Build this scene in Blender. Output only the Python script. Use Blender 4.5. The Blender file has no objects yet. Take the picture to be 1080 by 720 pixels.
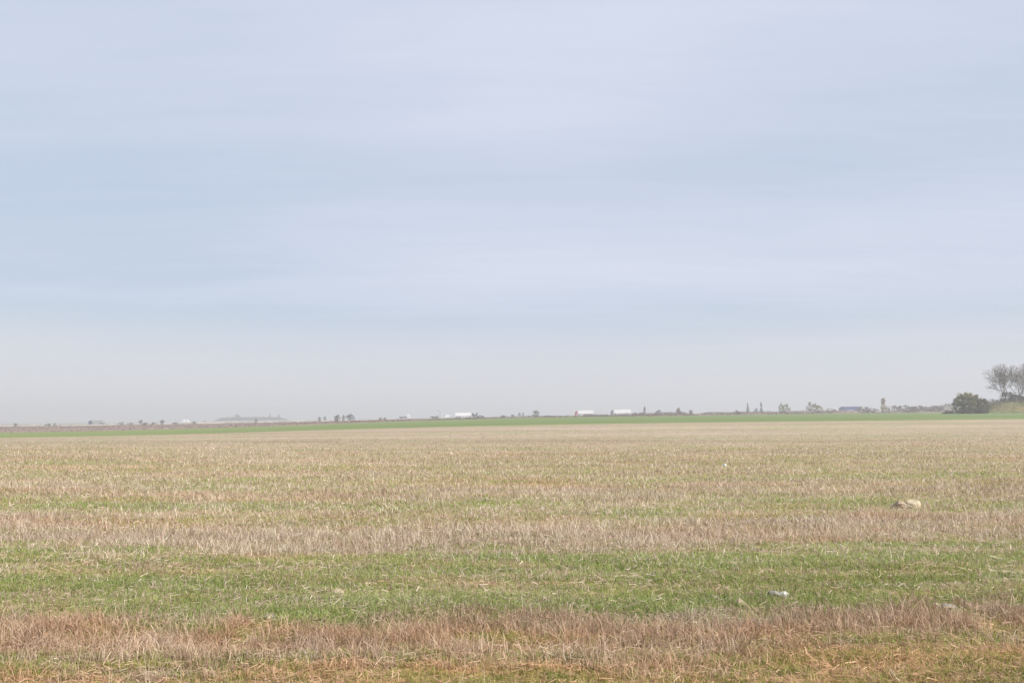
import bpy, math, random
import numpy as np
from mathutils import Vector, Matrix, Quaternion

R = math.radians
random.seed(11)
rng = np.random.default_rng(11)
scn = bpy.context.scene
COL = scn.collection

# ------------------------------------------------------------------ camera
EYE, FPX, HOR = 1.6, 840.0, 440.0         # eye height, focal length in px of a 1080 px frame, eye-level row
cam_d = bpy.data.cameras.new('camera')
cam = bpy.data.objects.new('camera', cam_d); COL.objects.link(cam)
cam_d.sensor_width = 36; cam_d.lens = FPX / 1080 * 36
cam_d.clip_start = 0.1; cam_d.clip_end = 30000
cam.location = (0, 0, EYE)
cam.rotation_euler = (R(90) + math.atan((HOR - 360) / FPX), 0, 0)
scn.camera = cam

# ------------------------------------------------------------------ light
SUN_EL, SUN_AZ = 42.0, 128.0              # azimuth clockwise from +Y (the way the camera looks)
SKY_STRENGTH, SUN_STRENGTH, EXPOSURE = 0.10, 3.7, 0.62
HAZE_DENSITY = 0.0007
scn.view_settings.view_transform = 'Standard'; scn.view_settings.look = 'None'
scn.view_settings.gamma = 1; scn.view_settings.use_curve_mapping = False
scn.view_settings.exposure = EXPOSURE
sd = bpy.data.lights.new('sun', 'SUN'); sd.energy = SUN_STRENGTH; sd.angle = R(3.0); sd.color = (1, 0.955, 0.88)
sun = bpy.data.objects.new('sun', sd); COL.objects.link(sun)
sdir = Vector((math.sin(R(SUN_AZ)) * math.cos(R(SUN_EL)), math.cos(R(SUN_AZ)) * math.cos(R(SUN_EL)), math.sin(R(SUN_EL))))
sun.rotation_euler = sdir.to_track_quat('Z', 'Y').to_euler()

class NT:
    """small helper to write node trees"""
    def __init__(s, tree): s.t = tree; s.n = tree.nodes; s.l = tree.links
    def node(s, typ, **kw):
        nd = s.n.new(typ)
        for k, v in kw.items():
            if k.startswith('i_'):
                key = k[2:].replace('_', ' ')
                nd.inputs[key].default_value = v
            else: setattr(nd, k, v)
        return nd
    def link(s, a, b): s.l.new(a, b)
    def put(s, v, sock):
        if isinstance(v, (int, float, tuple)): sock.default_value = v
        else: s.l.new(v, sock)
    def math(s, op, a, b=0.0, c=0.0, clamp=False):
        nd = s.n.new('ShaderNodeMath'); nd.operation = op; nd.use_clamp = clamp
        for i, v in enumerate((a, b, c)): s.put(v, nd.inputs[i])
        return nd.outputs[0]
    def mix(s, f, a, b, blend='MIX'):
        nd = s.n.new('ShaderNodeMix'); nd.data_type = 'RGBA'; nd.blend_type = blend
        s.put(f, nd.inputs[0])
        for v, i in ((a, 6), (b, 7)):
            if isinstance(v, tuple) and len(v) == 3: v = v + (1,)
            s.put(v, nd.inputs[i])
        return nd.outputs[2]
    def ramp(s, fac, stops):
        nd = s.n.new('ShaderNodeValToRGB'); r = nd.color_ramp
        while len(r.elements) < len(stops): r.elements.new(0.5)
        for e, (p, c) in zip(r.elements, stops):
            e.position = p; e.color = (c if isinstance(c, tuple) else (c, c, c)) + (1,) if not isinstance(c, tuple) or len(c) == 3 else c
        s.l.new(fac, nd.inputs[0]); return nd.outputs[0]
    def noise(s, vec, scale, detail=4, rough=.55, dist=0.0):
        nd = s.n.new('ShaderNodeTexNoise'); s.l.new(vec, nd.inputs['Vector'])
        nd.inputs['Scale'].default_value = scale; nd.inputs['Detail'].default_value = detail
        nd.inputs['Roughness'].default_value = rough; nd.inputs['Distortion'].default_value = dist
        return nd.outputs['Fac']
    def scale(s, vec, v3, loc=(0, 0, 0)):
        nd = s.n.new('ShaderNodeMapping'); s.l.new(vec, nd.inputs['Vector'])
        nd.inputs['Scale'].default_value = v3; nd.inputs['Location'].default_value = loc
        return nd.outputs[0]
    def maprange(s, v, a, b, c=0.0, d=1.0):
        nd = s.n.new('ShaderNodeMapRange'); nd.interpolation_type = 'SMOOTHSTEP'
        s.l.new(v, nd.inputs[0])
        for i, q in enumerate((a, b, c, d)): nd.inputs[i + 1].default_value = q
        return nd.outputs[0]

world = bpy.data.worlds.new('World'); scn.world = world; world.use_nodes = True
w = NT(world.node_tree); w.n.clear()
out = w.node('ShaderNodeOutputWorld'); bg = w.node('ShaderNodeBackground'); bg.inputs['Strength'].default_value = SKY_STRENGTH
sky = w.node('ShaderNodeTexSky'); sky.sky_type = 'NISHITA'; sky.sun_disc = False
sky.sun_elevation = R(SUN_EL); sky.sun_rotation = R(SUN_AZ); sky.air_density = 1.0; sky.dust_density = 1.5
tc = w.node('ShaderNodeTexCoord')
sp = w.node('ShaderNodeSeparateXYZ'); w.link(tc.outputs['Generated'], sp.inputs[0])
zz = w.math('MAXIMUM', w.math('ADD', sp.outputs[2], 0.06), 0.03)
cb = w.node('ShaderNodeCombineXYZ')
w.link(w.math('DIVIDE', sp.outputs[0], zz), cb.inputs[0]); w.link(w.math('DIVIDE', sp.outputs[1], zz), cb.inputs[1])
veil = w.noise(w.scale(cb.outputs[0], (0.16, 0.42, 1), (3.1, 1.7, 0)), 1.6, 5, .5, .6)        # broad cirrus sheets
wisp = w.noise(w.scale(cb.outputs[0], (0.35, 1.5, 1), (7.3, 0.4, 0)), 2.2, 6, .6, .8)         # finer streaks along the horizon
f = w.math('ADD', w.math('MULTIPLY', veil, .72), w.math('MULTIPLY', wisp, .28))
f = w.maprange(f, .34, .66)
def patch_sky(x, z, sx, sz, amt):
    a = w.math('DIVIDE', w.math('SUBTRACT', sp.outputs[0], x), sx); b = w.math('DIVIDE', w.math('SUBTRACT', sp.outputs[2], z), sz)
    e = w.math('EXPONENT', w.math('MULTIPLY', w.math('ADD', w.math('MULTIPLY', a, a), w.math('MULTIPLY', b, b)), -1.0))
    return w.math('MULTIPLY', e, amt)
fine = w.noise(w.scale(cb.outputs[0], (.5, 3.2, 1), (2.3, 5.1, 0)), 2.6, 7, .62, 1.2)
f = w.math('ADD', w.math('MULTIPLY', f, .50), w.math('MULTIPLY', w.math('SUBTRACT', fine, .5), .42))
for args in ((-.50, .22, .30, .11, -.26), (.34, .30, .22, .07, -.22), (.0, .112, 2.0, .017, -.30), (-.45, .14, .3, .03, -.2),
             (.04, .40, .35, .10, .38), (.22, .205, .35, .06, .36), (-.05, .20, .2, .05, .15)):
    f = w.math('ADD', f, patch_sky(*args))
f = w.math('ADD', f, .22, clamp=True)
hz = w.maprange(sp.outputs[2], 0.03, 0.15)                                                       # the air thickens to the horizon
cloud = w.mix(f, (3.52, 4.12, 5.08), (4.50, 4.83, 5.72))
low = (4.6, 4.72, 5.15)
cloud = w.mix(hz, low, cloud)
fac = w.math('ADD', 0.90, w.math('MULTIPLY', f, .06))
w.link(w.mix(fac, sky.outputs[0], cloud), bg.inputs['Color'])
w.link(bg.outputs[0], out.inputs[0])

cy = scn.cycles
cy.use_denoising = True
cy.max_bounces = 6; cy.volume_bounces = 1; cy.diffuse_bounces = 3; cy.transmission_bounces = 3
cy.adaptive_threshold = 0.008

# ------------------------------------------------------------------ noise and terrain
def _hash(ix, iy, seed):
    h = (ix.astype(np.int64) * 374761393 + iy.astype(np.int64) * 668265263 + seed * 974634777) & 0xffffffff
    h = ((h ^ (h >> 13)) * 1274126177) & 0xffffffff
    return ((h ^ (h >> 16)) & 0xffffff) / float(0xffffff)
def vnoise(x, y, seed=0):
    x = np.asarray(x, float); y = np.asarray(y, float)
    ix = np.floor(x); iy = np.floor(y); fx = x - ix; fy = y - iy
    fx = fx * fx * (3 - 2 * fx); fy = fy * fy * (3 - 2 * fy)
    a = _hash(ix, iy, seed); b = _hash(ix + 1, iy, seed); c = _hash(ix, iy + 1, seed); d = _hash(ix + 1, iy + 1, seed)
    return (a * (1 - fx) + b * fx) * (1 - fy) + (c * (1 - fx) + d * fx) * fy
def fbm(x, y, seed=0, oct=3):
    s = 0; a = 1; n = 0
    for k in range(oct):
        s = s + a * vnoise(x * 2 ** k, y * 2 ** k, seed + k * 17); n += a; a *= .55
    return s / n
def sm(t):
    t = np.clip(t, 0, 1); return t * t * (3 - 2 * t)

Y1, Y2, Y3 = 130.0, 400.0, 684.0          # stubble | green field | scrub strip | road bank
ROAD0, ROAD1 = 688.0, 716.0
def prof(d, pts):
    """ground height across the line y = d, from surveyed sight angles"""
    xs = [(p - 540) / FPX * d for p, r in pts]; zs = [EYE - (r - HOR) * d / FPX for p, r in pts]
    return np.array(xs), np.array(zs)
PE = prof(Y1, [(-300, 466), (0, 463), (150, 459.2), (290, 454.8), (430, 450.6), (560, 448), (700, 445.6), (830, 444.3), (960, 443), (1080, 441.6), (1500, 440)])
PG = prof(Y2, [(-400, 458), (0, 456), (150, 454.5), (280, 449.3), (430, 443.8), (560, 440.0), (700, 438.6), (830, 436.6), (960, 435.2), (1080, 434.2), (1500, 433)])
PR = prof(ROAD0, [(-500, 449), (0, 448.4), (96, 447.6), (200, 445.6), (300, 443.8), (400, 442.0), (490, 440.0), (560, 438.9), (610, 437.8), (665, 436.9), (780, 435.0), (880, 433.6), (1000, 432.4), (1080, 431.4), (1500, 430)])
def ev(P, x):
    x = np.asarray(x, float); a = 0
    for o in (-.04, -.02, 0, .02, .04):
        a = a + np.interp(x + o * (P[0][-1] - P[0][0]), P[0], P[1])
    return a / 5
def hgt(x, y):
    x = np.asarray(x, float); y = np.asarray(y, float)
    e, g, r = ev(PE, x), ev(PG, x), ev(PR, x)
    yc = np.clip(y, 0, None)
    z1 = e * (yc / Y1) ** 1.6
    t = (y - Y1) / (Y2 - Y1); z2 = e * (1 - t) + g * t
    t = (y - Y2) / (Y3 - Y2); z3 = g * (1 - t) + (r - 1.0) * t
    t = np.clip((y - Y3) / (ROAD0 - Y3), 0, 1); z4 = (r - 1.0) + t
    plain = np.interp(y, [716, 760, 1500, 3000, 9500], [0, -3, -13, -22, -24])
    wgt = sm((y - 720) / 500)
    z5 = (r - np.clip((y - 718) / 12, 0, 1) * 1.2) * (1 - wgt) + plain * wgt
    z5 = z5 + 9.0 * np.exp(-((x + 583) / 130) ** 4) * np.exp(-((y - 1820) / 240) ** 2)      # wooded knoll
    z5 = z5 + 20.0 * sm((x - 385) / 230) * sm((y - 760) / 230) * (1 - sm((y - 1300) / 900))  # slope on the right
    z = np.where(y < Y1, z1, np.where(y < Y2, z2, np.where(y < Y3, z3, np.where(y < ROAD1, z4, z5))))
    z = z + 4.6 * bank(x, y)
    near = np.exp(-np.clip(y - 30, 0, None) / 30)
    z = z + (fbm(x / 1.3, y / .5, 5) - .5) * .05 * near + (fbm(x / 9, y / 2.2, 9) - .5) * .08 * np.exp(-np.clip(y - 60, 0, None) / 30)
    return z
def bank(x, y):
    return sm((x - 201 + (y - 345) * -.3) / 13) * sm((y - 326) / 16) * (1 - sm((y - 372) / 24))
def hz1(x, y): return float(hgt(np.array([x]), np.array([y]))[0])

# --- what grows where on the stubble field (function of world position) ---
#        sight row, green, straw amount, straw height m, warm-soil
BANDS = [(760, .50, .45, .07, .55), (722, .42, .45, .06, .7), (706, .55, .35, .06, .75), (697, .22, .35, .05, 1.0), (689, .30, .40, .06, .9),
         (682, .48, .55, .08, .65), (674, .42, .6, .09, .65), (665, .36, .7, .11, .7), (656, .30, .9, .13, .6), (647, .26, .95, .13, .5), (639, .45, .6, .10, .3),
         (630, .84, .36, .07, .12), (600, .80, .40, .07, .08), (583, .78, .42, .07, .1), (574, .64, .55, .08, .1), (566, .32, .95, .10, .12), (552, .18, 1.0, .12, .12),
         (545, .32, .85, .11, .15), (538, .54, .65, .09, .1), (526, .50, .65, .09, .1), (519, .28, .85, .12, .12), (511, .30, .85, .11, .12),
         (504, .50, .7, .09, .1), (498, .42, .75, .1, .1), (494, .28, .8, .11, .12), (487, .40, .75, .1, .1), (480, .28, .85, .12, .12),
         (472, .30, .85, .12, .12), (464, .18, .9, .12, .12), (440.1, .08, .9, .12, .12)]
_b = np.array(BANDS)[::-1]
def cover(x, y):
    """green amount, straw amount, straw height, warm soil"""
    x = np.asarray(x, float); y = np.clip(np.asarray(y, float), 3.5, None)
    row = 1344.0 / y
    wob = (fbm(x / (y * .12 + .4), y * 0 + 3.3, 31, 2) - .5)
    row = row * (1 + wob * .22 + (fbm(x / (y * .035 + .1), 30 * np.log(y), 33, 3) - .5) * .16 + (fbm(x / (y * .012 + .05), 60 * np.log(y), 35, 2) - .5) * .07) + 440 - 3
    g, s, h, o = (np.interp(row, _b[:, 0], _b[:, k]) for k in (1, 2, 3, 4))
    px = x / (y ** .75); py = 18 * np.log(y)
    g = g + (fbm(px * 1.6, py * 1.6, 41, 3) - .5) * 1.2 * (.35 + g) + (fbm(px * 6, py * 5, 47, 2) - .5) * .9 * (.25 + g) + (fbm(x / y * 26 + y, py * 7, 49, 2) - .5) * (.95 * g + .42)
    s = s + (fbm(px * 2.2, py * 1.5, 53, 3) - .5) * .9 + (fbm(x / y * 22 - y, py * 6, 57, 2) - .5) * .95
    o = o + (fbm(px * 1.4, py, 61, 3) - .5) * 1.1 + (fbm(x / y * 20, py * 4, 63, 2) - .5) * .8
    h = h * (.55 + .9 * fbm(x / y * 18, py * 5, 59, 2))
    return np.clip(g + .05, 0, 1), np.clip(s, .05, 1.2), h, np.clip(o, 0, 1)

# ------------------------------------------------------------------ materials
def mat(name, build):
    m = bpy.data.materials.new(name); m.use_nodes = True
    t = NT(m.node_tree); t.n.clear()
    o = t.node('ShaderNodeOutputMaterial'); t.link(build(t), o.inputs[0]); t.m = m
    return m
def bsdf(t, color, rough=.8, metal=0.0, spec=.3, normal=None):
    p = t.node('ShaderNodeBsdfPrincipled')
    if isinstance(color, tuple) and len(color) == 3: color = color + (1,)
    t.put(color, p.inputs['Base Color']); t.put(rough, p.inputs['Roughness']); t.put(metal, p.inputs['Metallic'])
    p.inputs['Specular IOR Level'].default_value = spec
    if normal is not None: t.link(normal, p.inputs['Normal'])
    return p.outputs[0]
def pos(t): return t.node('ShaderNodeNewGeometry').outputs['Position']
def objc(t): return t.node('ShaderNodeTexCoord').outputs['Object']
def attr(t, n): return t.node('ShaderNodeAttribute', attribute_name=n).outputs['Fac']
def bump(t, h, d=.02, s=1.0):
    b = t.node('ShaderNodeBump'); b.inputs['Distance'].default_value = d; b.inputs['Strength'].default_value = s
    t.link(h, b.inputs['Height']); return b.outputs[0]
def paint(name, c, rough=.45, dirt=.25, dc=(.22, .19, .15), metal=0.0):
    def b(t):
        n = t.noise(objc(t), 1.7, 5, .6)
        f = t.math('MULTIPLY', t.maprange(n, .45, .75), dirt)
        return bsdf(t, t.mix(f, c, dc), rough, metal, .4)
    return mat(name, b)

def m_stubble(t):
    p = pos(t)
    g, s, o = attr(t, 'green'), attr(t, 'straw'), attr(t, 'soil')
    fine = t.noise(p, 26, 6, .65); mid = t.noise(t.scale(p, (1, 3, 1)), 3.1, 5, .6)
    far = t.noise(t.scale(p, (.012, .42, 1)), 1.0, 5, .6)             # drill rows seen far off
    far2 = t.noise(t.scale(p, (.10, .25, 1), (3, 1, 0)), 1.0, 5, .65)
    soil = t.ramp(fine, [(.3, (.20, .125, .065)), (.52, (.37, .25, .13)), (.72, (.50, .36, .20))])
    pale = t.ramp(mid, [(.3, (.33, .26, .165)), (.5, (.43, .345, .225)), (.7, (.52, .43, .30))])
    warm = t.mix(o, pale, t.ramp(fine, [(.3, (.30, .155, .06)), (.55, (.50, .27, .105)), (.75, (.60, .37, .17))]))
    base = t.mix(t.math('MULTIPLY', t.maprange(fine, .35, .6), .55), soil, warm)
    grn = t.ramp(fine, [(.3, (.12, .14, .04)), (.55, (.23, .25, .075)), (.75, (.34, .34, .12))])
    near = t.mix(t.math('MULTIPLY', g, .8, clamp=True), base, grn)
    far3 = t.noise(t.scale(p, (.006, .085, 1), (0, 4, 0)), 1.0, 4, .6)
    rows = t.math('ADD', t.math('ADD', t.math('MULTIPLY', far, .3), t.math('MULTIPLY', far3, .5)), t.math('MULTIPLY', far2, .2))
    fcol = t.ramp(rows, [(.36, (.245, .185, .135)), (.46, (.335, .255, .19)), (.53, (.39, .30, .23)), (.63, (.47, .375, .29))])
    speck = t.noise(t.scale(p, (1.6, .9, 1)), 1.0, 6, .75)
    fcol = t.mix(1.0, fcol, t.ramp(speck, [(.34, (.72, .70, .68)), (.5, (1, 1, 1)), (.66, (1.22, 1.2, 1.14))]), 'MULTIPLY')
    fcol = t.mix(t.math('MULTIPLY', t.maprange(t.noise(t.scale(p, (.03, .09, 1), (9, 2, 0)), 1, 4, .6), .50, .68), .3), fcol, (.36, .35, .19))
    fcol = t.mix(t.math('MULTIPLY', g, .75, clamp=True), fcol, (.25, .29, .12))
    sx = t.node('ShaderNodeSeparateXYZ'); t.link(p, sx.inputs[0])
    df = t.maprange(sx.outputs[1], 16, 60)
    edge = t.maprange(t.math('ADD', sx.outputs[1], t.math('MULTIPLY', t.noise(p, .25, 3), 4)), 126, 131)
    c = t.mix(df, near, fcol); c = t.mix(t.math('MULTIPLY', edge, .35), c, (.36, .36, .19))
    return bsdf(t, c, .95, 0, .1, bump(t, fine, .03, .8))
def m_green(t):
    p = pos(t); d = attr(t, 'dry')
    n = t.noise(t.scale(p, (.03, .12, 1)), 1, 5, .6); n2 = t.noise(p, 1.3, 4, .6)
    c = t.ramp(n, [(.3, (.115, .16, .055)), (.5, (.15, .20, .075)), (.7, (.20, .23, .09))])
    sx = t.node('ShaderNodeSeparateXYZ'); t.link(p, sx.inputs[0])
    c = t.mix(t.math('MULTIPLY', t.maprange(sx.outputs[0], 40, -140), .45), c, (.22, .25, .075))
    wv = t.math('SINE', t.math('ADD', t.math('MULTIPLY', sx.outputs[1], .29), t.math('MULTIPLY', t.noise(t.scale(p, (.01, .02, 1)), 1, 2), 3.0)))
    c = t.mix(t.math('MULTIPLY', t.maprange(wv, .90, .99), .45), c, (.24, .22, .12))
    c = t.mix(t.math('MULTIPLY', t.maprange(t.noise(t.scale(p, (.05, .16, 1), (4, 4, 0)), 1, 5, .7), .55, .7), .5), c, (.27, .27, .13))
    dry = t.ramp(t.noise(t.scale(p, (.2, .2, .6)), 1, 4, .6), [(.3, (.085, .095, .035)), (.47, (.15, .145, .055)), (.55, (.20, .155, .07)), (.7, (.25, .19, .095))])
    return bsdf(t, t.mix(d, c, dry), .95, 0, .1, bump(t, n2, .15, .6))
def m_scrub(t):
    p = pos(t)
    n = t.noise(t.scale(p, (.035, .06, .3)), 1, 5, .65); n2 = t.noise(p, .35, 4, .6)
    c = t.ramp(n, [(.3, (.15, .10, .075)), (.45, (.24, .15, .12)), (.55, (.28, .18, .145)), (.7, (.27, .235, .15))])
    sh = attr(t, 'gravel')
    c = t.mix(sh, c, t.ramp(n2, [(.3, (.36, .31, .25)), (.7, (.52, .47, .40))]))
    return bsdf(t, c, .95, 0, .1, bump(t, n2, .4, .7))
def m_plain(t):
    p = pos(t)
    n = t.noise(t.scale(p, (.004, .01, .05)), 1, 4, .6)
    c = t.ramp(n, [(.35, (.13, .13, .075)), (.5, (.22, .18, .12)), (.65, (.16, .17, .09))])
    return bsdf(t, c, .95, 0, .1)
def m_asphalt(t):
    p = pos(t); n = t.noise(p, .8, 5, .6); return bsdf(t, t.ramp(n, [(.3, (.045, .045, .047)), (.7, (.075, .073, .07))]), .85, 0, .3)

def blade_mat(name, stops, trans=.3, rough=.7, warm=None):
    def b(t):
        c = t.ramp(attr(t, 'tint'), stops)
        if warm: c = t.mix(attr(t, 'warm'), c, warm, 'MULTIPLY')
        d = bsdf(t, c, rough, 0, .25)
        tr = t.node('ShaderNodeBsdfTranslucent'); t.link(c, tr.inputs[0])
        mx = t.node('ShaderNodeMixShader'); mx.inputs[0].default_value = trans
        t.link(d, mx.inputs[1]); t.link(tr.outputs[0], mx.inputs[2]); return mx.outputs[0]
    return mat(name, b)

M = {}
M['stubble'] = mat('stubble_ground', m_stubble); M['green'] = mat('sown_ground', m_green)
M['scrub'] = mat('scrub_ground', m_scrub); M['plain'] = mat('plain_ground', m_plain); M['asphalt'] = mat('asphalt', m_asphalt)
M['straw'] = blade_mat('straw', [(0, (.17, .115, .08)), (.25, (.34, .24, .175)), (.55, (.53, .415, .325)), (.85, (.68, .57, .455)), (1, (.80, .72, .57))], .3, warm=(1.02, .78, .58))
M['leafy'] = blade_mat('grass_leaf', [(0, (.10, .125, .04)), (.35, (.225, .29, .08)), (.7, (.34, .415, .13)), (1, (.50, .51, .22))], .4, warm=(1.0, .82, .7))

# ------------------------------------------------------------------ object helpers
def prop(o, label=None, cat=None, group=None, kind=None):
    for k, v in (('label', label), ('category', cat), ('group', group), ('kind', kind)):
        if v: o[k] = v
    return o
def link(name, me, parent=None):
    o = bpy.data.objects.new(name, me); COL.objects.link(o)
    if parent is not None: o.parent = parent
    return o
def empty(name, loc, rz=0, pitch=0):
    o = link(name, None); o.location = loc; o.rotation_euler = (0, pitch, rz); o.empty_display_size = .2; return o
def npmesh(name, V, loops, sizes, m, smooth=False, attrs=None):
    """V (n,3), flat loops, per face sizes"""
    me = bpy.data.meshes.new(name); V = np.asarray(V, np.float32)
    loops = np.asarray(loops, np.int32); sizes = np.asarray(sizes, np.int32)
    me.vertices.add(len(V)); me.vertices.foreach_set('co', V.ravel())
    me.loops.add(len(loops)); me.loops.foreach_set('vertex_index', loops)
    me.polygons.add(len(sizes)); st = np.concatenate(([0], np.cumsum(sizes)[:-1])).astype(np.int32)
    me.polygons.foreach_set('loop_start', st); me.polygons.foreach_set('loop_total', sizes)
    for k, (dom, a) in (attrs or {}).items():
        at = me.attributes.new(k, 'FLOAT', dom); at.data.foreach_set('value', np.asarray(a, np.float32))
    me.update(calc_edges=True)
    if smooth: me.polygons.foreach_set('use_smooth', np.ones(len(sizes), bool))
    if m: me.materials.append(m)
    return me

# ------------------------------------------------------------------ terrain sheets
def axis_x(n, lim, tight):
    t = np.linspace(-1, 1, n); return np.sinh(t * tight) / math.sinh(tight) * lim
XS = axis_x(461, 9000, 9.2)
def sheet(name, ys, m, attrf=None, xs=XS):
    X, Yg = np.meshgrid(xs, ys); Z = hgt(X, Yg); nx = len(xs); ny = len(ys)
    V = np.stack([X.ravel(), Yg.ravel(), Z.ravel()], 1)
    i = np.arange((ny - 1) * (nx - 1)); r = i // (nx - 1); c = i % (nx - 1); a = r * nx + c
    loops = np.stack([a, a + 1, a + nx + 1, a + nx], 1).ravel()
    at = {k: ('POINT', v.ravel()) for k, v in attrf(X, Yg).items()} if attrf else None
    return prop(link(name, npmesh(name, V, loops, np.full(len(i), 4), m, True, at)), kind='structure')
ynear = np.concatenate((np.linspace(-400, 0, 12), np.linspace(.5, 4, 12), 1344 / np.linspace(330, 10.34, 420)))
ynear = np.concatenate((ynear[ynear < Y1 - .3], [Y1]))
def cov_attr(X, Y):
    g, s, h, o = cover(X, Y); return {'green': g, 'straw': s, 'soil': o}
sheet('stubble_field', ynear, M['stubble'], cov_attr)
ygr = np.unique(np.concatenate((np.linspace(Y1, 320, 40), np.linspace(322, 400, 32))))
XB = np.unique(np.concatenate((XS, np.linspace(150, 420, 70))))
sheet('green_field', ygr, M['green'], lambda X, Y: {'dry': sm((bank(X, Y) - .04) / .12)}, XB)
ysc = np.concatenate((np.linspace(400, 682, 40), [684, 685, 686, 687, 688, ROAD1, 718, 722, 726, 730]))
sheet('scrub_ground', ysc, M['scrub'], lambda X, Y: {'gravel': sm((Y - 683.5) / 1.5)})
sheet('distant_plain', np.concatenate((np.linspace(730, 1300, 50), np.linspace(1330, 2400, 50), np.geomspace(2450, 9500, 24))), M['plain'])

# the road: an asphalt strip 4 cm over the scrub ground, painted edge and lane lines on it
def strip(name, y0, y1, up, m, x0=-1500, x1=1500, n=240, kind='structure', gaps=None):
    xs = np.linspace(x0, x1, n); V = []; L = []; k = 0
    for i in range(n - 1):
        if gaps and (i % gaps[1]) >= gaps[0]: continue
        for x, y in ((xs[i], y0), (xs[i + 1], y0), (xs[i + 1], y1), (xs[i], y1)):
            V.append((x, y, hz1(x, 700) + up))
        L += [k, k + 1, k + 2, k + 3]; k += 4
    return prop(link(name, npmesh(name, V, L, np.full(k // 4, 4), m)), kind=kind)
strip('road', 690, 714, .04, M['asphalt'])
M['line'] = paint('road_paint', (.72, .72, .70), .7, .3)
strip('road_edge_line', 691.0, 691.2, .046, M['line']); strip('road_edge_line', 712.8, 713, .046, M['line'])
strip('road_lane_line', 696.4, 696.55, .046, M['line'], n=700, gaps=(2, 5)); strip('road_lane_line', 707.4, 707.55, .046, M['line'], n=700, gaps=(2, 5))

# ------------------------------------------------------------------ grass, stubble and litter
def ribbons(P, H, W, az, lean, bend, tint, name, m, warm):
    """P base points, each blade = quad + triangle, curving towards az"""
    n = len(P); d = np.stack([np.cos(az), np.sin(az), np.zeros(n)], 1)
    face = rng.uniform(0, 2 * math.pi, n); s = np.stack([np.cos(face), np.sin(face), np.zeros(n)], 1) * (W / 2)[:, None]
    up = np.array([0, 0, 1.0])
    mid = P + up * (H * .55)[:, None] + d * (H * lean * .45)[:, None]
    tip = P + up * (H * (1 - bend * .35))[:, None] + d * (H * (lean + bend * .6))[:, None]
    V = np.empty((n, 5, 3)); V[:, 0] = P - s; V[:, 1] = P + s; V[:, 2] = mid + s * .8; V[:, 3] = mid - s * .8; V[:, 4] = tip
    b = (np.arange(n) * 5)[:, None]
    L = (b + np.array([0, 1, 2, 3, 3, 2, 4])[None]).ravel()
    sizes = np.tile([4, 3], n); t = np.repeat(tint, 2); wm = np.repeat(warm, 2)
    return npmesh(name, V.reshape(-1, 3), L, sizes, m, False, {'tint': ('FACE', t), 'warm': ('FACE', wm)})
def scatter(n, r0, r1, pw=1.0):
    """points whose number per sight row is even (or leaning far by pw)"""
    u = rng.random(n) ** pw
    row = r0 + (r1 - r0) * u; y = 1344 / row
    x = rng.uniform(-1, 1, n) * (y * .78 + 1.2)
    return x, y
def wid(y, w0): return np.maximum(w0, np.minimum(.62 * y / 840, .045))

CLEAR = [(988, 634, 14), (977, 633, 8), (292, 646, 13)]
def clear(x, y):
    ok = np.ones(len(x), bool)
    for px, row, hw in CLEAR:
        y0 = 1344 / (row - 440); dx = np.abs(x - (px - 540) / FPX * y0) / (hw / FPX * y0)
        ok &= ~((dx < 1) & (y < y0 + .1) & (y > y0 - 1.1 * (1 - dx * .5)) & (rng.random(len(x)) < .93))
    return ok
# stubble stalks, standing in drill rows
x, y = scatter(640000, 11.5, 330, 1.4)
g, s, h, o = cover(x, y)
keep = rng.random(len(x)) < np.clip(s, 0, 1) ** 1.3 * (1 - .35 * g) * (1 - .85 * sm((y - 55) / 60)) * clear(x, y)
x, y, g, s, h, o = (a[keep] for a in (x, y, g, s, h, o)); n = len(x)
pit = .16; yr = np.round(y / pit) * pit + rng.normal(0, .035, n); y = np.where(y < 16, yr, y)
fade = 1 - sm((y - 22) / 50); H = h * rng.uniform(.35, 1.25, n) * np.where(rng.random(n) < .02, 1.6, 1) * (.25 + .75 * fade)
cl_ = fbm(x / (y ** .75) * 14, 18 * np.log(y) * 5, 91, 2); H = H * (.55 + .9 * cl_)
lean = np.abs(rng.normal(0, .38, n)) + np.where(rng.random(n) < .12 + .4 * np.clip(cl_ - .55, 0, 1), 1.0, 0)
az = rng.uniform(0, 2 * math.pi, n)
patch = fbm(x / (y ** .75) * 3, 18 * np.log(y) * 1.5, 71, 3)
tint = np.clip(.46 - .10 * ((y > 5.7) & (y < 7.4)) + .09 * (y > 9) + (patch - .5) * .5 + (cl_ - .5) * .35 + np.where(y < 6.3, .12, 0) + (rng.normal(0, .22, n) + np.where(rng.random(n) < .07, .35, 0)) * (.18 + .82 * (1 - sm((y - 13) / 40))), 0, 1)
P = np.stack([x, y, hgt(x, y) - .008], 1)
o_ = link('stubble_straw', ribbons(P, H, wid(y, .0042), az, lean, rng.uniform(0, .5, n), tint, 'stubble_straw', M['straw'], np.clip(o * 1.1 - .1, 0, 1)))
prop(o_, 'dry tan cut straw stalks standing in bands across the near field', 'stubble', kind='stuff')

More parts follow.
